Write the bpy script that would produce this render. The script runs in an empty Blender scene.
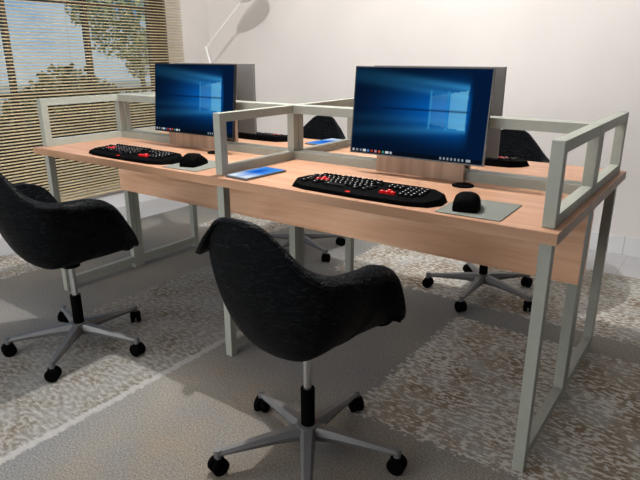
import bpy, bmesh, math, random
from mathutils import Vector, Matrix
C = bpy.context.scene.collection
scn = bpy.context.scene
PI = math.pi

# ------------------------------------------------------------------ camera
cam_d = bpy.data.cameras.new('camera')
cam = bpy.data.objects.new('camera', cam_d)
C.objects.link(cam)
cam.location = (1.501, -1.4647, 1.1582)
cam.rotation_euler = (PI / 2 - 0.3124, 0, 0.6217)
cam_d.sensor_width = 36
cam_d.lens = 575 / 640 * 36
cam_d.clip_start = 0.02
scn.camera = cam

# ------------------------------------------------------------------ world, lights, exposure
def new_mat(name):
    m = bpy.data.materials.new(name); m.use_nodes = True
    nt = m.node_tree
    return m, nt, nt.nodes, nt.links, nt.nodes['Principled BSDF']

w = bpy.data.worlds.new('sky'); scn.world = w; w.use_nodes = True
wt = w.node_tree; wn = wt.nodes; wl = wt.links
tc = wn.new('ShaderNodeTexCoord')
mp = wn.new('ShaderNodeMapping'); mp.inputs['Scale'].default_value = (1.0, 1.0, 2.2)
wl.new(tc.outputs['Generated'], mp.inputs['Vector'])
nz = wn.new('ShaderNodeTexNoise'); nz.inputs['Scale'].default_value = 3.2; nz.inputs['Detail'].default_value = 7
wl.new(mp.outputs[0], nz.inputs['Vector'])
cr = wn.new('ShaderNodeValToRGB')
cr.color_ramp.elements[0].position = .47; cr.color_ramp.elements[0].color = (.07, .33, .72, 1)
cr.color_ramp.elements[1].position = .62; cr.color_ramp.elements[1].color = (.52, .66, .80, 1)
sp = wn.new('ShaderNodeSeparateXYZ'); wl.new(tc.outputs['Generated'], sp.inputs[0])
ma = wn.new('ShaderNodeMath'); ma.operation = 'MULTIPLY_ADD'; ma.inputs[1].default_value = -1.6; ma.inputs[2].default_value = .035
wl.new(sp.outputs[2], ma.inputs[0])
ad = wn.new('ShaderNodeMath'); ad.operation = 'ADD'; wl.new(ma.outputs[0], ad.inputs[0]); wl.new(nz.outputs['Fac'], ad.inputs[1])
wl.new(ad.outputs[0], cr.inputs['Fac'])
wl.new(cr.outputs[0], wn['Background'].inputs['Color'])
wn['Background'].inputs['Strength'].default_value = 0.8

def lamp(name, loc, watts, radius, col=(1, .985, .96)):
    d = bpy.data.lights.new(name, 'POINT'); d.energy = watts; d.shadow_soft_size = radius; d.color = col
    o = bpy.data.objects.new(name, d); o.location = loc; C.objects.link(o)
    return o
lamp('ceiling_lamp', (-.08, .40, 2.27), 142, .008)
def area(name, loc, rot, sx, sy, watts, col=(1, 1, 1)):
    d = bpy.data.lights.new(name, 'AREA'); d.shape = 'RECTANGLE'; d.size = sx; d.size_y = sy; d.energy = watts; d.color = col
    o = bpy.data.objects.new(name, d); o.location = loc; o.rotation_euler = rot; C.objects.link(o)
    return o
area('front_fill_light', (-.6, -3.15, 1.05), (PI / 2, 0, 0), 3.2, 1.8, 74)  # broad fill light added at the front wall; there is no window there
sd = bpy.data.lights.new('sun', 'SUN'); sd.energy = 2.2; sd.angle = .01
so_ = bpy.data.objects.new('sun', sd); C.objects.link(so_); so_.location = (8, 2, 10)
so_.rotation_euler = Vector((-.55, .2, -.8)).to_track_quat('-Z', 'Y').to_euler()

scn.view_settings.view_transform = 'Standard'
scn.view_settings.look = 'None'
scn.view_settings.gamma = 1
scn.view_settings.use_curve_mapping = False
scn.view_settings.exposure = 0.0

# ------------------------------------------------------------------ helpers
def obj(name, bm, mats, parent=None, smooth=False, bevel=0):
    me = bpy.data.meshes.new(name)
    if smooth:
        for f in bm.faces: f.smooth = True
    bm.normal_update(); bm.to_mesh(me); bm.free()
    for m in (mats if isinstance(mats, (list, tuple)) else [mats]): me.materials.append(m)
    o = bpy.data.objects.new(name, me); C.objects.link(o)
    if parent: o.parent = parent
    if smooth: me.set_sharp_from_angle(angle=math.radians(42))
    if bevel:
        b = o.modifiers.new('bevel', 'BEVEL'); b.width = bevel; b.segments = 2; b.limit_method = 'ANGLE'
    return o
def tag(o, label, cat, group=None):
    o['label'] = label; o['category'] = cat
    if group: o['group'] = group
    return o
def thing(name, label, cat, loc=(0, 0, 0), rz=0, group=None):
    o = bpy.data.objects.new(name, None); C.objects.link(o); o.empty_display_size = .05
    o.location = loc; o.rotation_euler = (0, 0, rz)
    return tag(o, label, cat, group)
def dup(root, loc, rz, label, group=None):
    def cp(o, parent):
        c = o.copy(); C.objects.link(c); c.parent = parent
        for ch in kids[o]: cp(ch, c)
        return c
    kids = {}
    def walk(o):
        kids[o] = list(o.children)
        for ch in kids[o]: walk(ch)
    walk(root)
    r = cp(root, None); r.location = loc; r.rotation_euler = (0, 0, rz); r['label'] = label
    if group: r['group'] = group
    return r
def struct(name, bm, m, parent=None, **k):
    o = obj(name, bm, m, parent, **k)
    if parent is None: o['kind'] = 'structure'
    return o
def box(bm, x0, x1, y0, y1, z0, z1, mi=0):
    vs = [bm.verts.new((x, y, z)) for x in (x0, x1) for y in (y0, y1) for z in (z0, z1)]
    for ids in ((0, 1, 3, 2), (4, 6, 7, 5), (0, 4, 5, 1), (2, 3, 7, 6), (0, 2, 6, 4), (1, 5, 7, 3)):
        f = bm.faces.new([vs[i] for i in ids]); f.material_index = mi
    return vs
def bx(*a): bm = bmesh.new(); box(bm, *a); return bm
def frame_of(d):
    d = d.normalized(); a = Vector((0, 0, 1)) if abs(d.z) < .9 else Vector((1, 0, 0))
    u = d.cross(a).normalized(); return u, d.cross(u).normalized()
def tube(bm, pts, radii, n=12, cap=True, mi=0):
    pts = [Vector(p) for p in pts]
    if not isinstance(radii, (list, tuple)): radii = [radii] * len(pts)
    rings = []
    u, v = frame_of(pts[-1] - pts[0])
    for p, r in zip(pts, radii):
        rings.append([bm.verts.new(p + u * r * math.cos(2 * PI * k / n) + v * r * math.sin(2 * PI * k / n)) for k in range(n)])
    for a, b in zip(rings, rings[1:]):
        for k in range(n):
            bm.faces.new((a[k], a[(k + 1) % n], b[(k + 1) % n], b[k])).material_index = mi
    if cap:
        bm.faces.new(rings[0][::-1]).material_index = mi; bm.faces.new(rings[-1]).material_index = mi
def prism(bm, outline, z0, z1, mi=0, top=1.0):
    n = len(outline)
    cx = sum(p[0] for p in outline) / n; cy = sum(p[1] for p in outline) / n
    zf = z1 if callable(z1) else (lambda x, y: z1)
    lo = [bm.verts.new((x, y, z0)) for x, y in outline]
    hi = []
    for x, y in outline:
        X = cx + (x - cx) * top; Y = cy + (y - cy) * top
        hi.append(bm.verts.new((X, Y, zf(X, Y))))
    bm.faces.new(lo[::-1]).material_index = mi; bm.faces.new(hi).material_index = mi
    for k in range(n):
        bm.faces.new((lo[k], lo[(k + 1) % n], hi[(k + 1) % n], hi[k])).material_index = mi

# ------------------------------------------------------------------ materials
def plain(name, col, rough=.5, metal=0, bump=0, bscale=200, spec=.5):
    m, nt, N, L, b = new_mat(name)
    b.inputs['Base Color'].default_value = (*col, 1); b.inputs['Roughness'].default_value = rough
    b.inputs['Metallic'].default_value = metal; b.inputs['Specular IOR Level'].default_value = spec
    t = N.new('ShaderNodeTexCoord'); n = N.new('ShaderNodeTexNoise'); n.inputs['Scale'].default_value = bscale
    L.new(t.outputs['Object'], n.inputs['Vector'])
    mx = N.new('ShaderNodeMix'); mx.data_type = 'RGBA'; mx.inputs['Factor'].default_value = .08
    mx.inputs['A'].default_value = (*col, 1); L.new(n.outputs['Color'], mx.inputs['B'])
    hs = N.new('ShaderNodeMix'); hs.data_type = 'RGBA'; hs.blend_type = 'MULTIPLY'; hs.inputs['Factor'].default_value = .15
    hs.inputs['A'].default_value = (*col, 1); L.new(n.outputs['Fac'], hs.inputs['B'])
    L.new(hs.outputs['Result'], b.inputs['Base Color'])
    if bump:
        bp = N.new('ShaderNodeBump'); bp.inputs['Strength'].default_value = bump; bp.inputs['Distance'].default_value = .002
        L.new(n.outputs['Fac'], bp.inputs['Height']); L.new(bp.outputs[0], b.inputs['Normal'])
    return m
def wood(name, stops, scale, rough=.4):
    m, nt, N, L, b = new_mat(name)
    t = N.new('ShaderNodeTexCoord'); mp = N.new('ShaderNodeMapping'); mp.inputs['Scale'].default_value = scale
    L.new(t.outputs['Object'], mp.inputs['Vector'])
    n = N.new('ShaderNodeTexNoise'); n.inputs['Scale'].default_value = 1; n.inputs['Detail'].default_value = 6
    n.inputs['Distortion'].default_value = .6
    L.new(mp.outputs[0], n.inputs['Vector'])
    r = N.new('ShaderNodeValToRGB'); e = r.color_ramp.elements
    e[0].position = stops[0][0]; e[0].color = (*stops[0][1], 1); e[1].position = stops[-1][0]; e[1].color = (*stops[-1][1], 1)
    for p, c in stops[1:-1]:
        x = e.new(p); x.color = (*c, 1)
    L.new(n.outputs['Fac'], r.inputs['Fac']); L.new(r.outputs[0], b.inputs['Base Color'])
    b.inputs['Roughness'].default_value = rough; b.inputs['Specular IOR Level'].default_value = .3
    return m
M = {}
M['wall'] = plain('wall_paint', (.715, .68, .655), .75, bscale=2, spec=.2)
M['ceiling'] = plain('ceiling_paint', (.88, .87, .86), .9)
M['wall_grey'] = plain('grey_wall_paint', (.22, .215, .21), .8, bscale=2)
M['skirt'] = None
M['metal'] = plain('painted_steel', (.325, .34, .295), .45, bscale=40, spec=.35)
M['wood'] = wood('beech_laminate', [(.3, (.345, .182, .11)), (.5, (.41, .222, .136)), (.7, (.47, .275, .178))], (2.2, 26, 26))
M['wood_panel'] = wood('beech_panel_lightened', [(.3, (.62, .34, .20)), (.5, (.77, .45, .28)), (.7, (.86, .56, .38))], (2.2, 26, 26))  # same beech, lightened to offset the shade under the tabletop
M['wood_up'] = wood('walnut_veneer_upright', [(.3, (.27, .18, .125)), (.5, (.38, .26, .185)), (.72, (.46, .33, .24))], (26, 26, 2))
M['wood_front'] = wood('beech_front_shade_tone', [(.3, (.34, .19, .11)), (.7, (.46, .27, .165))], (2.2, 26, 26))  # front edge's own copy of the beech, toned for its shaded face
M['wood_end_shade'] = wood('beech_end_shade', [(.3, (.16, .085, .05)), (.7, (.27, .15, .09))], (2.2, 26, 26))  # tabletop ends: beech with the shade on them darkened into the colour
M['black'] = plain('black_plastic', (.002, .002, .0022), .7, bscale=300, spec=.015)
M['keyblack'] = plain('keycap_black', (.004, .004, .0045), .6, spec=.06)
M['glyph'] = plain('key_legend_white', (.75, .76, .75), .5)
M['red'] = plain('red_keycap', (.52, .004, .006), .6, spec=.1)
M['screen_black'] = plain('black_bezel', (.006, .007, .009), .3)
M['grey_case'] = plain('grey_case', (.20, .19, .185), .5)
M['pad'] = plain('grey_felt', (.15, .16, .14), .9, bump=.4, bscale=500)
M['silver'] = plain('brushed_aluminium', (.15, .15, .153), .45, metal=.3)
M['chrome'] = plain('chrome_tube', (.62, .63, .65), .2, metal=.9)
M['lampwhite'] = plain('white_enamel', (.85, .84, .82), .35)
M['tabletside'] = plain('tablet_case', (.10, .11, .13), .3)
M['slat'] = plain('beige_slat', (.56, .455, .275), .55, bscale=30)
M['winframe'] = plain('dark_brown_window_wood', (.085, .06, .04), .5)
M['cord'] = plain('blind_cord', (.35, .3, .22), .8)

def leather():
    m, nt, N, L, b = new_mat('black_wrinkled_leather')
    t = N.new('ShaderNodeTexCoord'); mp = N.new('ShaderNodeMapping'); mp.inputs['Scale'].default_value = (30, 40, 150)
    L.new(t.outputs['Object'], mp.inputs['Vector'])
    n = N.new('ShaderNodeTexNoise'); n.inputs['Scale'].default_value = 1.2; n.inputs['Detail'].default_value = 4; n.inputs['Distortion'].default_value = 1.2
    L.new(mp.outputs[0], n.inputs['Vector'])
    r = N.new('ShaderNodeValToRGB'); e = r.color_ramp.elements
    e[0].position = .50; e[0].color = (0, 0, 0, 1); e[1].position = .62; e[1].color = (1, 1, 1, 1)
    L.new(n.outputs['Fac'], r.inputs['Fac'])
    bp = N.new('ShaderNodeBump'); bp.inputs['Strength'].default_value = .9; bp.inputs['Distance'].default_value = .004
    L.new(r.outputs[0], bp.inputs['Height']); L.new(bp.outputs[0], b.inputs['Normal'])
    r2 = N.new('ShaderNodeValToRGB'); e = r2.color_ramp.elements
    e[0].position = .50; e[0].color = (.0034, .0040, .0048, 1); e[1].position = .66; e[1].color = (.015, .0165, .019, 1)
    L.new(n.outputs['Fac'], r2.inputs['Fac']); L.new(r2.outputs[0], b.inputs['Base Color'])
    b.inputs['Roughness'].default_value = .46
    b.inputs['Specular IOR Level'].default_value = .04
    return m
M['leather'] = leather()

def vcol_emit(name, strength):
    m, nt, N, L, b = new_mat(name)
    a = N.new('ShaderNodeVertexColor'); a.layer_name = 'Col'
    b.inputs['Base Color'].default_value = (.001, .001, .001, 1); b.inputs['Roughness'].default_value = .6
    b.inputs['Specular IOR Level'].default_value = .0
    L.new(a.outputs['Color'], b.inputs['Emission Color']); b.inputs['Emission Strength'].default_value = strength
    return m
M['display'] = vcol_emit('lit_display', 1.0)
M['icon'] = vcol_emit('lit_icons', 1.0)

def tiles(name, col, grout, size, off=(0, 0, 0), rot=(0, 0, 0)):
    m, nt, N, L, b = new_mat(name)
    t = N.new('ShaderNodeTexCoord'); mp = N.new('ShaderNodeMapping'); mp.inputs['Location'].default_value = off; mp.inputs['Rotation'].default_value = rot
    L.new(t.outputs['Object'], mp.inputs['Vector'])
    k = N.new('ShaderNodeTexBrick'); k.offset = 0; k.inputs['Scale'].default_value = 1
    k.inputs['Brick Width'].default_value = size; k.inputs['Row Height'].default_value = size
    k.inputs['Mortar Size'].default_value = .0025; k.inputs['Mortar Smooth'].default_value = .1
    k.inputs['Color1'].default_value = (*col, 1); k.inputs['Color2'].default_value = (col[0] * .97, col[1] * .97, col[2] * .98, 1)
    k.inputs['Mortar'].default_value = (*grout, 1)
    L.new(mp.outputs[0], k.inputs['Vector']); L.new(k.outputs['Color'], b.inputs['Base Color'])
    b.inputs['Roughness'].default_value = .35
    return m
M['tile'] = tiles('pale_floor_tile', (.43, .43, .44), (.30, .30, .30), .60, (.10, .27, 0))
M['skirt'] = tiles('white_skirting_tile', (.66, .66, .67), (.40, .40, .41), .60, (.13, .3, .0), (PI / 2, 0, 0))
M['skirt_side'] = tiles('white_skirting_tile_side', (.66, .66, .67), (.40, .40, .41), .60, (.13, .3, 0), (PI / 2, 0, PI / 2))

def carpet_mat():
    m, nt, N, L, b = new_mat('patchwork_carpet')
    t = N.new('ShaderNodeTexCoord'); P = t.outputs['Object']
    def noise(scale, detail=3, vec=P, rough=.5):
        n = N.new('ShaderNodeTexNoise'); n.inputs['Scale'].default_value = scale; n.inputs['Detail'].default_value = detail
        n.inputs['Roughness'].default_value = rough; L.new(vec, n.inputs['Vector']); return n
    def mth(op, a, bb=None, clamp=False):
        x = N.new('ShaderNodeMath'); x.operation = op; x.use_clamp = clamp
        for i, v in enumerate((a, bb)):
            if v is None: continue
            if isinstance(v, (int, float)): x.inputs[i].default_value = v
            else: L.new(v, x.inputs[i])
        return x.outputs[0]
    def ramp(fac, stops):
        r = N.new('ShaderNodeValToRGB'); e = r.color_ramp.elements
        e[0].position = stops[0][0]; e[0].color = (*stops[0][1], 1); e[1].position = stops[-1][0]; e[1].color = (*stops[-1][1], 1)
        for p, c in stops[1:-1]: e.new(p).color = (*c, 1)
        L.new(fac, r.inputs['Fac']); return r.outputs[0]
    def mix(f, a, bb, mode='MIX'):
        x = N.new('ShaderNodeMix'); x.data_type = 'RGBA'; x.blend_type = mode
        if isinstance(f, (int, float)): x.inputs['Factor'].default_value = f
        else: L.new(f, x.inputs['Factor'])
        for k, v in (('A', a), ('B', bb)):
            if isinstance(v, tuple): x.inputs[k].default_value = (*v, 1)
            else: L.new(v, x.inputs[k])
        return x.outputs['Result']
    # ragged coordinates
    sx = N.new('ShaderNodeSeparateXYZ'); L.new(P, sx.inputs[0])
    mpv = N.new('ShaderNodeMapping'); mpv.inputs['Scale'].default_value = (1, 2.0, 1); L.new(P, mpv.inputs['Vector'])
    fl = noise(36, 3, mpv.outputs[0], .6)
    e1 = mth('MULTIPLY', mth('SUBTRACT', fl.outputs['Fac'], .5), .16)
    def rect(x0, x1, y0, y1, soft=.012, jag=1.0):
        j = mth('MULTIPLY', e1, jag)
        dx = mth('ADD', mth('SUBTRACT', (x1 - x0) / 2, mth('ABSOLUTE', mth('SUBTRACT', sx.outputs[0], (x0 + x1) / 2))), j)
        dy = mth('ADD', mth('SUBTRACT', (y1 - y0) / 2, mth('ABSOLUTE', mth('SUBTRACT', sx.outputs[1], (y0 + y1) / 2))), j)
        d = mth('MINIMUM', dx, dy)
        return mth('MULTIPLY', d, 1 / soft, True)
    def union(ms):
        r = ms[0]
        for q in ms[1:]: r = mth('MAXIMUM', r, q)
        return r
    # plain ground: grey with slow beige drift and a fine tuft grain
    slow = noise(1.6, 2)
    ground = ramp(slow.outputs['Fac'], [(.35, (.175, .175, .175)), (.5, (.20, .193, .18)), (.65, (.24, .222, .195))])
    beige = rect(-.05, 1.1, -1.7, .05, .25, .3)
    warm = noise(5, 3)
    ground = mix(beige, ground, ramp(warm.outputs['Fac'], [(.35, (.175, .17, .162)), (.65, (.205, .18, .145))]))
    grain = noise(170, 4, P, .7)
    ground = mix(.6, ground, ramp(grain.outputs['Fac'], [(.36, (.3, .3, .3)), (.64, (1.6, 1.6, 1.6))]), 'MULTIPLY')
    # mottled patches: white flecks on brown and grey
    base = ramp(noise(5.5, 3).outputs['Fac'], [(.36, (.20, .15, .105)), (.5, (.27, .235, .19)), (.66, (.31, .30, .29))])
    dens = mth('ADD', fl.outputs['Fac'], mth('MULTIPLY', mth('SUBTRACT', noise(3.2, 2).outputs['Fac'], .5), .35))
    flecks = mth('MULTIPLY', mth('SUBTRACT', dens, .47), 9, True)
    mott = mix(flecks, base, (.52, .51, .475))
    mott = mix(.45, mott, ramp(grain.outputs['Fac'], [(.3, (.55, .55, .55)), (.7, (1.25, 1.25, 1.25))]), 'MULTIPLY')
    mask = union([rect(.60, 1.55, -.03, .88), rect(-.22, 2.3, 1.06, 2.0), rect(-2.2, -1.58, -.9, .24), rect(-1.5, -.95, 1.22, 2.0)])
    col = mix(mask, ground, mott)
    # the paler, finer patch with a white border
    pale = mix(mth('MULTIPLY', mth('SUBTRACT', fl.outputs['Fac'], .42), 5, True), ramp(noise(5.5, 3).outputs['Fac'], [(.36, (.135, .108, .076)), (.5, (.175, .165, .147)), (.66, (.205, .205, .195))]), (.30, .295, .28))
    pale = mix(.45, pale, ramp(grain.outputs['Fac'], [(.3, (.55, .55, .55)), (.7, (1.25, 1.25, 1.25))]), 'MULTIPLY')
    pm = rect(-.84, -.09, -1.6, .69, .012, .25)
    col = mix(pm, col, pale)
    col = mix(mth('MULTIPLY', rect(-.13, -.09, -1.6, .69, .01, .2), .7), col, (.36, .355, .345))
    L.new(col, b.inputs['Base Color'])
    b.inputs['Roughness'].default_value = .95; b.inputs['Specular IOR Level'].default_value = .05
    bp = N.new('ShaderNodeBump'); bp.inputs['Strength'].default_value = .25; bp.inputs['Distance'].default_value = .002
    L.new(grain.outputs['Fac'], bp.inputs['Height']); L.new(bp.outputs[0], b.inputs['Normal'])
    return m
M['carpet'] = carpet_mat()

def glass():
    m, nt, N, L, b = new_mat('window_glass')
    tr = N.new('ShaderNodeBsdfTransparent'); tr.inputs['Color'].default_value = (.96, .98, .98, 1)
    gl = N.new('ShaderNodeBsdfGlossy'); gl.inputs['Roughness'].default_value = .03
    fr = N.new('ShaderNodeFresnel'); fr.inputs['IOR'].default_value = 1.2
    mx = N.new('ShaderNodeMixShader')
    L.new(fr.outputs[0], mx.inputs[0]); L.new(tr.outputs[0], mx.inputs[1]); L.new(gl.outputs[0], mx.inputs[2])
    L.new(mx.outputs[0], N['Material Output'].inputs['Surface'])
    return m
M['glass'] = glass()
M['leaf'] = plain('leaf_green', (.40, .41, .20), .6, bscale=3)
M['leaf3'] = plain('hedge_leaf_dark', (.055, .045, .018), .8, bscale=3)
M['leaf2'] = plain('bush_leaf', (.15, .14, .055), .7, bscale=3)
M['bark'] = plain('bark', (.19, .13, .08), .9, bscale=20)
M['earth'] = plain('outdoor_ground', (.42, .38, .28), .9, bscale=4)

# ------------------------------------------------------------------ the setting
XL, XR, YB, YF, ZC = -2.42, 5.2, 2.325, -3.2, 2.55
FZ = -.008
struct('floor', bx(XL, XR, YF, YB, FZ - .1, FZ), M['tile'])
struct('ceiling', bx(XL - .2, XR + .1, YF - .1, YB + .1, ZC, ZC + .1), M['ceiling'])
struct('wall_back', bx(XL - .2, XR + .1, YB, YB + .1, FZ - .1, ZC), M['wall'])
struct('wall_front', bx(XL - .2, XR + .1, YF - .1, YF, FZ - .1, ZC), M['wall_grey'])
struct('wall_right', bx(XR, XR + .1, YF, YB, FZ - .1, ZC), M['wall_grey'])
WY0, WY1, WZ0, WZ1 = -2.2, 1.865, .17, 2.25
bm = bmesh.new()
box(bm, XL - .2, XL, YF, WY0, FZ - .1, ZC); box(bm, XL - .2, XL, WY1, YB, FZ - .1, ZC)
box(bm, XL - .2, XL, WY0, WY1, FZ - .1, WZ0); box(bm, XL - .2, XL, WY0, WY1, WZ1, ZC)
struct('wall_left', bm, M['wall'])
o = struct('baseboard_back', bx(XL, XR, YB - .012, YB, FZ, .105), None); o.data.materials.clear(); o.data.materials.append(M['skirt'])
struct('baseboard_left', bx(XL, XL + .012, YF, YB - .012, FZ, .105), M['skirt_side'])

# window with frame, mullions, glazing
win = bpy.data.objects.new('window_1', None); C.objects.link(win); win['kind'] = 'structure'
win.location = (XL - .1, 0, 0)
FX0, FX1 = -.05, 0.0
bm = bmesh.new()
box(bm, FX0, .095, WY1 - .02, WY1, WZ0, WZ1); box(bm, FX0, .095, WY0, WY0 + .02, WZ0, WZ1)
box(bm, FX0, FX1, WY1 - .09, WY1 - .02, WZ0, WZ1); box(bm, FX0, FX1, WY0 + .02, WY0 + .09, WZ0, WZ1)
box(bm, FX0, FX1, WY0 + .09, WY1 - .09, WZ1 - .06, WZ1); box(bm, FX0, FX1, WY0 + .09, WY1 - .09, WZ0, WZ0 + .06)
obj('window_frame', bm, M['winframe'], win)
muls = [-1.15, -.53, .04, .605, 1.205]
mb = .014
for y in muls:
    obj('mullion', bx(FX0, FX1, y - mb, y + mb, WZ0 + .06, WZ1 - .06), M['winframe'], win)
ys = [WY0 + .09] + muls + [WY1 - .09]
for a, c in zip(ys, ys[1:]):
    a2 = a + (mb if a in muls else 0); c2 = c - (mb if c in muls else 0)
    obj('transom', bx(FX0, FX1, a2, c2, .875, .905), M['winframe'], win)
    obj('glazing_bar', bx(FX0, FX1, a2, c2, 1.505, 1.52), M['winframe'], win)
    obj('pane', bx(FX0 + .02, FX0 + .026, a2, c2, WZ0 + .06, .875), M['glass'], win)
    obj('pane', bx(FX0 + .02, FX0 + .026, a2, c2, .905, 1.505), M['glass'], win)
    obj('pane', bx(FX0 + .02, FX0 + .026, a2, c2, 1.52, WZ1 - .06), M['glass'], win)

# carpet
tag(obj('carpet', bx(-1.97, 2.9, -2.9, 1.90, FZ, 0), M['carpet']),
    'grey and beige patchwork carpet with mottled squares under the desks', 'carpet')

# ------------------------------------------------------------------ outside
struct('ground_outside', bx(-40, XL - .25, -30, 30, -1.0, -.9), M['earth'])
def leaf_cloud(n, blobs, size, seed, flat=.6):
    rnd = random.Random(seed); bm = bmesh.new()
    for _ in range(n):
        c, r = rnd.choice(blobs)
        while True:
            p = Vector((rnd.uniform(-1, 1), rnd.uniform(-1, 1), rnd.uniform(-1, 1)))
            if p.length < 1: break
        p = Vector(c) + Vector((p.x * r[0], p.y * r[1], p.z * r[2]))
        u = Vector((rnd.gauss(0, 1), rnd.gauss(0, 1), rnd.gauss(0, 1))).normalized(); v, _w = frame_of(u)
        s = size * rnd.uniform(.6, 1.3)
        vs = [bm.verts.new(p + u * s), bm.verts.new(p + v * s * flat), bm.verts.new(p - u * s), bm.verts.new(p - v * s * flat)]
        bm.faces.new(vs)
    return bm

# ------------------------------------------------------------------ desks
W = 1.159; S = .033; D = .4537
XS = [-W, 0, W]
H = .74
def bench(name, label):
    t = thing(name, label, 'desk')
    # local frame: user edge at -y, shared middle at y = D
    top = obj('tabletop', bx(-W - .034, W + .034, -.04, D - .002, .71, H), [M['wood'], M['wood_end_shade'], M['wood_front']], t)
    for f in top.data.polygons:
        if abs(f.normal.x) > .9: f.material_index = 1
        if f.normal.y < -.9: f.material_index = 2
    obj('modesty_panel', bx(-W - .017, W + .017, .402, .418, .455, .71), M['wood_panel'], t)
    for x in XS:
        x0, x1 = x - S / 2, x + S / 2
        for y in (0, D - S - .001):
            obj('leg', bx(x0, x1, y, y + S, 0, .71), M['metal'], t, bevel=.002)
            obj('post', bx(x0, x1, y, y + S, H, .961), M['metal'], t, bevel=.002)
        obj('foot_rail', bx(x0 + .001, x1 - .001, S, D - S - .001, .032, .065), M['metal'], t)
        obj('desk_rail', bx(x0 + .001, x1 - .001, S, D - S - .001, H, .772), M['metal'], t)
        obj('top_rail', bx(x0 + .001, x1 - .001, S, D - S - .001, .929, .960), M['metal'], t)
    y0 = D - S - .001
    for a, c in zip(XS, XS[1:]):
        obj('back_top_rail', bx(a + S / 2, c - S / 2, y0 + .001, y0 + S - .001, .927, .960), M['metal'], t)
        obj('back_low_rail', bx(a + S / 2, c - S / 2, y0 + .001, y0 + S - .001, H, .772), M['metal'], t)
    for x in (.793, -.366):
        bm = bmesh.new(); tube(bm, [(x, .342, H), (x, .342, H + .004), (x, .342, H + .006)], [.036, .036, .031], 28)
        obj('cable_grommet', bm, M['black'], t, smooth=False)
    return t
b1 = bench('bench_desk', 'long wooden bench desk with grey steel frame, the near row facing the camera')
b2 = dup(b1, (0, 2 * D, 0), PI, 'long wooden bench desk with grey steel frame, the far row towards the back wall')

# ------------------------------------------------------------------ monitors
def lin(c):
    c = c / 255
    return c / 12.92 if c <= .04045 else ((c + .055) / 1.055) ** 2.4
def col(r, g, b): return Vector((lin(r), lin(g), lin(b)))
def sm(a, b, x):
    t = max(0, min(1, (x - a) / (b - a))); return t * t * (3 - 2 * t)
def hero(u, v):
    vt_ = v; v = v - .04
    c = col(1, 15, 36)
    du = (u - .80) / (.62 if u < .80 else .16); dv = (v - .50) / .50
    g = math.exp(-(du * du * 2.6 + dv * dv * 4.2))
    c = c.lerp(col(3, 92, 176), min(1, g * 1.12))
    # wedge of light fanning out to the left of the window
    if u < .86:
        k = (.86 - u)
        for (v0, slope, wd, amt) in ((.755, .17, .035, .55), (.66, .20, .03, .45), (.315, -.10, .035, .5), (.40, -.02, .03, .3)):
            vv = v0 + slope * k
            c = c.lerp(col(60, 160, 220), amt * math.exp(-((v - vv) / (wd * (1 + k))) ** 2) * math.exp(-k * 3.0))
    else:
        c = c.lerp(col(1, 22, 52), sm(.86, .90, u))
    # the window: four panes in perspective
    for (u0, u1, a) in ((.60, .715, .22), (.735, .855, .62)):
        if u0 < u < u1:
            f = (u - .60) / .255
            vt = .665 + .065 * f; vb = .355 - .05 * f
            if vb < v < vt: c = c.lerp(col(110, 190, 225), a * (.65 + .35 * f))
    for ub in (.60, .725):
        if .30 < v < .72: c = c.lerp(col(60, 165, 215), .5 * math.exp(-((u - ub) / .006) ** 2))
    c = c.lerp(col(0, 22, 60), .85 * math.exp(-((v - (.505)) / .011) ** 2) * sm(.05, .3, u) * (1 - sm(.86, .88, u)))
    if vt_ < .055: c = c.lerp(col(4, 10, 20), .85)
    return c
def paint(me, fn):
    a = me.color_attributes.new('Col', 'FLOAT_COLOR', 'POINT')
    for i, v in enumerate(me.vertices):
        c = fn(v.co); a.data[i].color = (c[0], c[1], c[2], 1)
def grid(nx, nz, fn):
    bm = bmesh.new()
    vs = [[bm.verts.new(fn(i / nx, j / nz)) for i in range(nx + 1)] for j in range(nz + 1)]
    for j in range(nz):
        for i in range(nx):
            bm.faces.new((vs[j][i], vs[j][i + 1], vs[j + 1][i + 1], vs[j + 1][i]))
    return bm
SW, SZ0, SZ1 = .512, .069, .378          # local, above the desk
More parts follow.
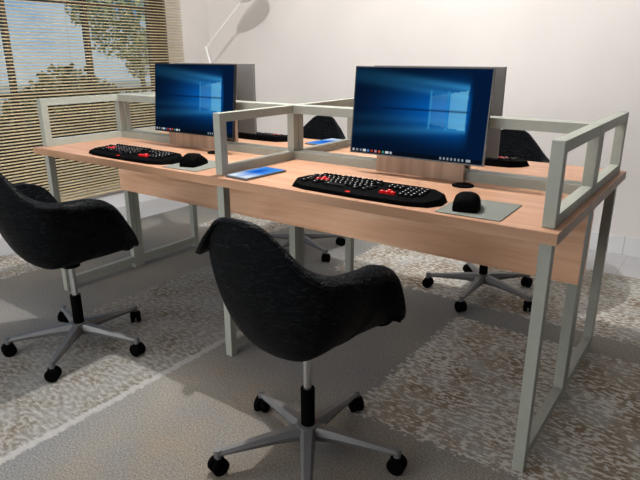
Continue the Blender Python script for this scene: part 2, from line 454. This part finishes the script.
def monitor(label, loc, rz, sdx=0, tilt=0):
    t = thing('monitor', label, 'monitor', loc, rz)
    lean = Matrix.Translation((0, -.0365, .222)) @ Matrix.Rotation(-tilt, 4, 'X') @ Matrix.Translation((0, .0365, -.222))
    hw = SW / 2
    cs = obj('casing', bx(-hw, hw, -.042, -.031, SZ0, SZ1), [M['grey_case'], M['screen_black']], t, bevel=.001)
    for f in cs.data.polygons:
        if f.normal.y < (.5 if tilt else -.5): f.material_index = 1
    cs.matrix_basis = lean
    obj('bezel', bx(-hw, hw, -.0445, -.0421, SZ0, SZ1), M['screen_black'], t).matrix_basis = lean
    x0, x1, z0, z1 = -hw + .004, hw - .004, SZ0 + .004, SZ1 - .004
    s = obj('screen', grid(150, 90, lambda u, v: (x0 + (x1 - x0) * u, -.0452, z0 + (z1 - z0) * v)), M['display'], t)
    s.matrix_basis = lean
    paint(s.data, lambda c: hero((c.x - x0) / (x1 - x0), (c.z - z0) / (z1 - z0)))
    pal = [(200, 205, 210), (150, 160, 170), (120, 140, 160), (235, 240, 245), (90, 140, 200), (180, 60, 50), (200, 150, 170), (220, 90, 60), (70, 150, 140), (240, 240, 240), (190, 205, 215)]
    groups = (('taskbar_icons', [(.022 + .031 * k, pal[k], .011 if k not in (3, 9) else .016) for k in range(11)]),
              ('clock_tray', [(.71 + .026 * k, (150, 165, 180), .008) for k in range(7)] + [(.905, (170, 180, 190), .02)]))
    for nm, ic in groups:
        bm = bmesh.new(); cols = []
        for u, c, sw in ic:
            cx = x0 + (x1 - x0) * u; cz = z0 + (z1 - z0) * .030; h = .0042
            for v in [bm.verts.new((cx + a * sw * .4, -.0458, cz + b_ * h)) for a, b_ in ((-1, -1), (1, -1), (1, 1), (-1, 1))]: cols.append(c)
            bm.verts.ensure_lookup_table(); bm.faces.new(bm.verts[-4:])
        it = obj(nm, bm, M['icon'], s)
        a = it.data.color_attributes.new('Col', 'FLOAT_COLOR', 'POINT')
        for i, c in enumerate(cols): a.data[i].color = (*(.7 * col(*c)), 1)
    # bent-wood stand: upright board with rounded upper corners
    sw, sh, r = .171, .302, .03
    ol = [(-sw, 0), (sw, 0)] + [(sw - r + r * math.cos(q), sh - r + r * math.sin(q)) for q in [k * PI / 16 for k in range(9)]] \
        + [(-sw + r - r * math.cos(q), sh - r + r * math.sin(q)) for q in [k * PI / 16 for k in range(8, -1, -1)]]
    bm = bmesh.new()
    fr = [bm.verts.new((x + sdx, -.008, z)) for x, z in ol]; bk = [bm.verts.new((x + sdx, .008, z)) for x, z in ol]
    bm.faces.new(fr); bm.faces.new(bk[::-1]); n = len(ol)
    for k in range(n): bm.faces.new((fr[k], bk[k], bk[(k + 1) % n], fr[(k + 1) % n]))
    obj('stand', bm, M['wood_up'], t)
    obj('mounting_plate', bx(-.05, .05, -.031, -.008, .16, .26), M['black'], t)
    return t
monitor('wide monitor with lit blue desktop on the near desk, right-hand seat', (.598, .406, H), 0, 0, .10)
monitor('wide monitor with lit blue desktop on the near desk, left-hand seat by the blinds', (-.515, .406, H), 0, -.05, .10)
monitor('grey-backed monitor seen from behind, past the near right-hand screen', (.578, .505, H), PI)
monitor('grey-backed monitor seen from behind, right of the near left-hand screen', (-.558, .505, H), PI)

# ------------------------------------------------------------------ keyboards
def keyboard(label, loc, rz):
    t = thing('gaming_keyboard', label, 'keyboard', loc, rz, None)
    ol = [(-.268, -.010), (-.242, -.062), (-.18, -.080), (.0, -.086), (.19, -.082), (.252, -.062), (.278, -.015), (.270, .04), (.225, .072),
          (.16, .078), (-.15, .078), (-.215, .070), (-.250, .035)]
    slope = lambda x, y: .013 + (y + .084) * .085
    bm = bmesh.new(); prism(bm, ol, 0, slope, top=.96)
    obj('case', bm, M['black'], t, bevel=.002)
    hs = lambda y: .013 + (y + .084) * .085
    kb = bmesh.new()
    def key_mesh(mat, w_):
        bm = bmesh.new()
        a = w_ / 2; lo = [(-a, -.0068), (a, -.0068), (a, .0068), (-a, .0068)]
        prism(bm, lo, -.001, .0075, 0, .80)
        g = [(-a * .55, .0002), (-a * .55 + .0036, .0002), (-a * .55 + .0036, .0034), (-a * .55, .0034)]
        bm.faces.new([bm.verts.new((x, y, .0078)) for x, y in g]).material_index = 1
        me = bpy.data.meshes.new('key'); bm.normal_update(); bm.to_mesh(me); bm.free()
        me.materials.append(mat); me.materials.append(M['glyph']); return me
    cache = {}
    def key(x, y, w_=.0145, red=False):
        k = (round(w_, 4), red)
        if k not in cache: cache[k] = key_mesh(M['red'] if red else M['keyblack'], w_)
        o = bpy.data.objects.new('key', cache[k]); C.objects.link(o); o.parent = t
        o.location = (x, y, hs(y) - .0006); o.rotation_euler = (math.atan(.085), 0, 0)
        if red: o['label'] = 'bright red keycap'
    p = .0184; X0 = -.208
    rows = [.058, .034, .0168, -.0004, -.0176, -.0348]
    for k in range(12): key(X0 + p * (k + 1.2) + .006 * (k // 4), rows[0])
    for k in range(13): key(X0 + p * k, rows[1])
    key(X0 + p * 13.4, rows[1], .026)
    key(X0 + .004, rows[2], .022)
    for k in range(12): key(X0 + p * (k + 1.5), rows[2], .0165 if k == 1 else .0145, k == 1)
    key(X0 + .006, rows[3], .026)
    for k in range(11): key(X0 + p * (k + 1.75), rows[3], .0165 if k < 3 else .0145, k in (0, 1, 2))
    key(X0 + p * 13.2, rows[3], .03)
    key(X0 + .01, rows[4], .034)
    for k in range(10): key(X0 + p * (k + 2.25), rows[4])
    key(X0 + p * 13, rows[4], .034)
    for x, w_ in ((X0, .02), (X0 + .045, .02), (X0 + .12, .095), (X0 + .2, .02), (X0 + .232, .02)): key(x, rows[5], w_)
    NX = X0 + p * 16.0
    for r in (1, 2):
        for k in range(3): key(NX + p * k, rows[r])
    key(NX + p, rows[4], .0178, True)
    for k in range(3): key(NX + p * k, rows[5] + .002, .0178, True)
    NP = NX + p * 3.5
    for r in range(1, 6):
        for k in range(4 if r < 5 else 3): key(NP + p * k, rows[r])
    bm = bmesh.new(); bmesh.ops.create_icosphere(bm, subdivisions=2, radius=.010, matrix=Matrix.Translation((-.015, -.068, .0130)) @ Matrix.Diagonal((1.2, .7, .3, 1)))
    o = obj('emblem', bm, M['red'], t, smooth=True); o['label'] = 'dull red emblem on the front edge'
    # arms of the red cluster stand a little proud
    return t
k1 = keyboard('black gaming keyboard with red keys in front of the near right-hand monitor', (.572, .068, H), 0)
dup(k1, (-.576, .068, H), 0, 'black gaming keyboard with red keys in front of the near left-hand monitor')
dup(k1, (-.572, 2 * D - .085, H), PI, 'black gaming keyboard on the far desk, half hidden behind the near left-hand monitor')
dup(k1, (.60, 2 * D - .085, H), PI, 'black gaming keyboard on the far desk, right of the near right-hand monitor')

# mouse pads and mice
def pad(label, x, y, rz):
    o = obj('mouse_pad', bx(-.092, .092, -.102, .102, 0, .003), M['pad'], None, bevel=.001)
    o.location = (x, y, H); o.rotation_euler.z = rz
    return tag(o, label, 'mouse pad')
pad('grey felt mouse pad at the right end of the near desk', .947, .085, .03)
pad('grey felt mouse pad on the near desk just left of the middle post', -.204, .085, .03)
def mouse(label, x, y, rz):
    t = thing('computer_mouse', label, 'mouse', (x, y, H + .003), rz)
    bm = bmesh.new()
    nu, nv = 14, 20
    prof = [(-.058, .012, .026), (-.054, .030, .033), (-.036, .044, .037), (-.014, .049, .038), (.010, .045, .036), (.034, .033, .032), (.050, .022, .031), (.056, .010, .026)]
    rings = []
    for y_, h, hw in prof:
        ring = []
        for k in range(nu + 1):
            q = PI * k / nu
            ring.append(bm.verts.new((hw * math.copysign(abs(math.cos(q)) ** .7, math.cos(q)), y_, h * (math.sin(q) ** .6))))
        rings.append(ring)
    for a, b_ in zip(rings, rings[1:]):
        for k in range(nu): bm.faces.new((a[k], a[k + 1], b_[k + 1], b_[k]))
        bm.faces.new((a[0], b_[0], b_[-1], a[-1]))
    bm.faces.new(rings[0]); bm.faces.new(rings[-1][::-1])
    bmesh.ops.recalc_face_normals(bm, faces=bm.faces)
    obj('shell', bm, M['black'], t, smooth=True)
    bm = bmesh.new(); tube(bm, [(-.004, .036, .033), (.004, .036, .033)], .008, 14)
    obj('scroll_wheel', bm, M['grey_case'], t, smooth=True)
    return t
mouse('black computer mouse on the grey pad at the right end of the near desk', .918, .068, .25)
mouse('black computer mouse on the near desk just left of the middle post', -.214, .078, .25)

# tablets
def tablet(label, x, y, rz):
    t = thing('tablet', label, 'tablet', (x, y, H), rz)
    hx, hy = .054, .104
    obj('body', bx(-hx, hx, -hy, hy, 0, .008), M['tabletside'], t, bevel=.002)
    s = obj('screen', grid(24, 44, lambda u, v: (-hx + .004 + (2 * hx - .008) * u, -hy + .006 + (2 * hy - .012) * v, .0086)), M['display'], t)
    def f(c):
        u = (c.x + hx) / (2 * hx); v = (c.y + hy) / (2 * hy)
        g = col(70, 150, 235)
        d = math.exp(-(((u - .45) / .26) ** 2 + ((v - .58) / .27) ** 2))
        g = g.lerp(col(18, 88, 200), d)
        wv = max(0, 1 - v / .46) * (.75 + .25 * math.sin(u * 9))
        g = g.lerp(col(225, 235, 245), min(1, wv * 1.5))
        edge = max(0, (.12 - u) / .12); g = g.lerp(col(190, 220, 245), .7 * edge)
        return g
    paint(s.data, f)
    return t
tablet('small tablet with bright blue screen on the near desk beside the middle post', .104, .086, -.06)
tablet('small tablet with bright blue screen on the far desk, seen through the middle frame', -.135, 2 * D - .03, PI - .1)

# ------------------------------------------------------------------ chairs
def shell_bm():
    # rim control points for the right half: angle 0 = front, PI = back  (x, y, z, outward lip, drop of lip)
    R = [(0, (0, .165, .395)), (.35, (.10, .168, .40)), (.62, (.155, .16, .425)), (.88, (.186, .138, .48)), (1.12, (.201, .100, .548)),
         (1.38, (.207, .052, .624)), (1.60, (.210, -.01, .656)), (1.85, (.206, -.085, .662)), (2.1, (.188, -.160, .668)), (2.4, (.152, -.208, .694)),
         (2.7, (.106, -.240, .748)), (2.9, (.060, -.256, .788)), (PI, (0, -.263, .797))]
    def cat(a, b_, c, d, t):
        return .5 * ((2 * b_) + (-a + c) * t + (2 * a - 5 * b_ + 4 * c - d) * t * t + (-a + 3 * b_ - 3 * c + d) * t ** 3)
    full = [(-a, (-p[0], p[1], p[2])) for a, p in R[:0:-1]] + R
    full = full[:-1]                                    # drop duplicate back
    n = len(full); K = 6; rim = []
    for i in range(n):
        ps = [Vector(full[(i + j) % n][1]) for j in (-1, 0, 1, 2)]
        for k in range(K):
            t = k / K
            rim.append(Vector([cat(ps[0][q], ps[1][q], ps[2][q], ps[3][q], t) for q in range(3)]))
    c0 = Vector((0, -.065, .376))
    NR = 16
    bm = bmesh.new(); cv = bm.verts.new(c0); rings = []
    for j in range(1, NR + 1):
        s = j / NR; ring = []
        for p in rim:
            d = p - c0
            up = max(0, min(1, (p.z - .38) / .20))
            q = s * PI / 2
            # flat-fronted where the rim is low, bowl-like where it is high
            gx = (1 - up) * s + up * (.28 * s + .72 * math.sin(q) ** .9)
            hz = (1 - up) * s ** 1.6 + up * (.30 * s * s + .70 * (1 - math.cos(q)) ** 1.1)
            ring.append(bm.verts.new(c0 + Vector((d.x * gx, d.y * gx, d.z * hz))))
        rings.append(ring)
    # flared lip turned out and down
    for (o_, dr) in ((.014, .0), (.028, -.006), (.037, -.018), (.040, -.032)):
        ring = []
        for i, p in enumerate(rim):
            out = Vector((p.x, p.y + .02, 0)); out.normalize()
            arm = max(0, min(1, 1.35 - abs(abs(p.x) - .215) / .09)) * (1 if p.z > .45 else .4)
            k = .22 + .78 * arm
            ring.append(bm.verts.new(p + out * o_ * k + Vector((0, 0, dr * (.20 + .75 * arm * (1 if p.y > -.1 else .35))))))
        rings.append(ring)
    m = len(rim)
    for k in range(m): bm.faces.new((cv, rings[0][k], rings[0][(k + 1) % m]))
    for a, b_ in zip(rings, rings[1:]):
        for k in range(m): bm.faces.new((a[k], b_[k], b_[(k + 1) % m], a[(k + 1) % m]))
    bmesh.ops.recalc_face_normals(bm, faces=bm.faces)
    return bm
def chair(label, loc, rz):
    t = thing('swivel_armchair', label, 'chair', loc, rz)
    sh = obj('shell', shell_bm(), M['leather'], t, smooth=True)
    so = sh.modifiers.new('thickness', 'SOLIDIFY'); so.thickness = .012; so.offset = 0
    bm = bmesh.new(); tube(bm, [(0, 0, .225), (0, 0, .362)], .0125, 18)
    obj('lift_rod', bm, M['chrome'], t, smooth=True)
    bm = bmesh.new(); tube(bm, [(0, 0, .105), (0, 0, .228)], .021, 20)
    obj('lift_sleeve', bm, M['black'], t, smooth=True)
    bm = bmesh.new(); tube(bm, [(0, 0, .070), (0, 0, .108)], [.030, .034], 20)
    obj('hub', bm, M['silver'], t, smooth=True)
    bm = bmesh.new(); tube(bm, [(0, 0, .352), (0, 0, .364)], .035, 20)
    obj('seat_mount', bm, M['black'], t)
    for k in range(5):
        a = PI / 2 + k * 2 * PI / 5
        bm = bmesh.new()
        secs = [(.022, .024, .062, .106), (.10, .020, .066, .098), (.20, .016, .064, .084), (.272, .0125, .060, .074)]
        rs = []
        for r, hw, z0, z1 in secs:
            rs.append([bm.verts.new((r, y, z)) for y, z in ((-hw * .75, z0), (hw * .75, z0), (hw, (z0 + z1) / 2), (hw * .55, z1), (-hw * .55, z1), (-hw, (z0 + z1) / 2))])
        for p, q in zip(rs, rs[1:]):
            for j in range(6): bm.faces.new((p[j], p[(j + 1) % 6], q[(j + 1) % 6], q[j]))
        bm.faces.new(rs[0][::-1]); bm.faces.new(rs[-1])
        bmesh.ops.recalc_face_normals(bm, faces=bm.faces)
        s = obj('spoke', bm, M['silver'], t); s.rotation_euler.z = a
        bm = bmesh.new()
        for sgn in (-1, 1):
            y = .013 * sgn
            tube(bm, [(0, y - .009, .026), (0, y - .006, .026), (0, y + .006, .026), (0, y + .009, .026)], [.021, .026, .026, .021], 20)
        box(bm, -.012, .014, -.006, .006, .022, .055)
        c = obj('caster', bm, M['black'], t, smooth=False)
        c.location = (.272 * math.cos(a), .272 * math.sin(a), 0); c.rotation_euler.z = a + .9 + k * 1.3
        bm = bmesh.new(); tube(bm, [(0, 0, .052), (0, 0, .079)], .0115, 14)
        obj('caster_stem', bm, M['silver'], c)
    return t
c1 = chair('black leather shell swivel armchair nearest the camera, at the near right-hand seat', (.615, -.29, 0), 0)
dup(c1, (-.564, -.292, 0), 0, 'black leather shell swivel armchair at the left edge, at the near left-hand seat')
dup(c1, (.593, 1.215, 0), PI, 'black leather shell swivel armchair on the far side, behind the near right-hand monitor')
dup(c1, (-.575, 1.215, 0), PI, 'black leather shell swivel armchair on the far side, seen through the middle frame')

# ------------------------------------------------------------------ floor lamp by the back wall
t = thing('floor_lamp', 'thin white jointed lamp standing before the back wall near the corner', 'lamp', (-1.65, 1.94, FZ))
def lp(x, z): return (x + 1.65, 0, z - FZ)
bm = bmesh.new(); tube(bm, [(0, 0, 0), (0, 0, .012), (0, 0, .02)], [.12, .12, .10], 32); obj('base', bm, M['lampwhite'], t)
t.location.x = -1.66; t.location.y = 1.965
def lp(x, z): return (x + 1.66, 1.94 - 1.965, z - FZ)
bm = bmesh.new(); tube(bm, [lp(-1.66, .02), lp(-1.72, .2), lp(-2.058, 1.206)], .008, 12); obj('lower_arm', bm, M['lampwhite'], t, smooth=True)
bm = bmesh.new(); tube(bm, [lp(-2.058, 1.206), lp(-1.64, 1.545)], .0075, 12); obj('upper_arm', bm, M['lampwhite'], t, smooth=True)
bm = bmesh.new(); bmesh.ops.create_uvsphere(bm, u_segments=16, v_segments=10, radius=.015, matrix=Matrix.Translation(lp(-2.058, 1.206))); obj('joint', bm, M['lampwhite'], t, smooth=True)
bm = bmesh.new()
a = Vector(lp(-1.655, 1.54)); d = Vector((.86, 0, .50)).normalized()
tube(bm, [a + d * q for q in (0, .03, .08, .15, .21, .25, .265)], [.022, .038, .054, .070, .072, .058, .026], 28)
obj('lamp_shade', bm, M['lampwhite'], t, smooth=True)

# ------------------------------------------------------------------ venetian blind
t = thing('venetian_blind', 'beige venetian blind with open slats covering the big window', 'blind', (XL + .045, 0, .14))
BY0, BY1 = -2.5, 1.985
bm = bmesh.new(); pitch = .0212; wd = .0172; al = math.radians(25)
k = 0; z = .03
while z < 2.16:
    dx, dz = math.cos(al) * wd / 2, math.sin(al) * wd / 2
    q = [(-dx, z + dz), (0, z + .0022), (dx, z - dz)]
    rows = [[bm.verts.new((x, y, zz)) for x, zz in q] for y in (BY0, BY1)]
    lo = [[bm.verts.new((x, y, zz - .0007)) for x, zz in q] for y in (BY0, BY1)]
    for j in range(2):
        bm.faces.new((rows[0][j], rows[0][j + 1], rows[1][j + 1], rows[1][j]))
        bm.faces.new((lo[0][j], lo[1][j], lo[1][j + 1], lo[0][j + 1]))
    bm.faces.new((rows[0][0], rows[1][0], lo[1][0], lo[0][0])); bm.faces.new((rows[0][2], lo[0][2], lo[1][2], rows[1][2]))
    z += pitch
obj('slats', bm, M['slat'], t)
obj('headrail', bx(-.02, .02, BY0, BY1, 2.17, 2.22), M['slat'], t)
obj('bottom_rail', bx(-.013, .013, BY0, BY1, 0, .014), M['slat'], t)
for y in (-2.2, -1.3, -.4, .5 + .44, 1.8):
    bm = bmesh.new(); tube(bm, [(.0165, y, .014), (.0165, y, 2.17)], .0009, 6)
    obj('ladder_cord', bm, M['cord'], t)

# trees outside
def tree(name, label, cat, loc, blobs, n, size, seed, mat, trunk):
    t = thing(name, label, cat, loc)
    obj('foliage', leaf_cloud(n, blobs, size, seed), mat, t)
    bm = bmesh.new()
    for pts, rr in trunk: tube(bm, pts, rr, 8)
    obj('trunk', bm, M['bark'], t, smooth=True)
tree('tree', 'leafy green tree outside the window beyond the blind', 'tree', (-8.4, 6.22, -.9),
     [((0, -.65, 2.9), (.8, .75, .5)), ((0, -.15, 2.55), (.6, .6, .5)), ((.1, -.1, 3.15), (.6, .7, .5)), ((0, -.45, 2.3), (.6, .55, .35)), ((0, 0, 1.95), (.35, .3, .35)),
      ((0, -1.05, 2.9), (.5, .4, .4))], 3000, .062, 4, M['leaf'],
     [([(0, .05, 0), (0, .02, 1.4), (0, -.1, 2.6)], [.07, .05, .03])])
tree('bush', 'dark rounded bush low outside the window', 'bush', (-5.2, 2.62, -.9),
     [((0, 0, 1.32), (.6, .55, .62)), ((0, -.42, 1.08), (.6, .42, .62)), ((0, .45, 1.12), (.6, .45, .62)), ((0, .95, 1.0), (.5, .4, .6))], 9000, .06, 7, M['leaf2'],
     [([(0, 0, 0), (0, 0, .9)], [.08, .05])])
tree('hedge', 'long dark trimmed hedge below the bush outside the window', 'hedge', (-4.1, .6, -.9),
     [((0, y / 2, .82), (.3, .4, .70)) for y in range(-7, 8)], 12000, .085, 9, M['leaf3'],
     [([(0, y, 0), (0, y, .8)], [.03, .02]) for y in (-3, -2, -1, 0, 1, 2, 3)])
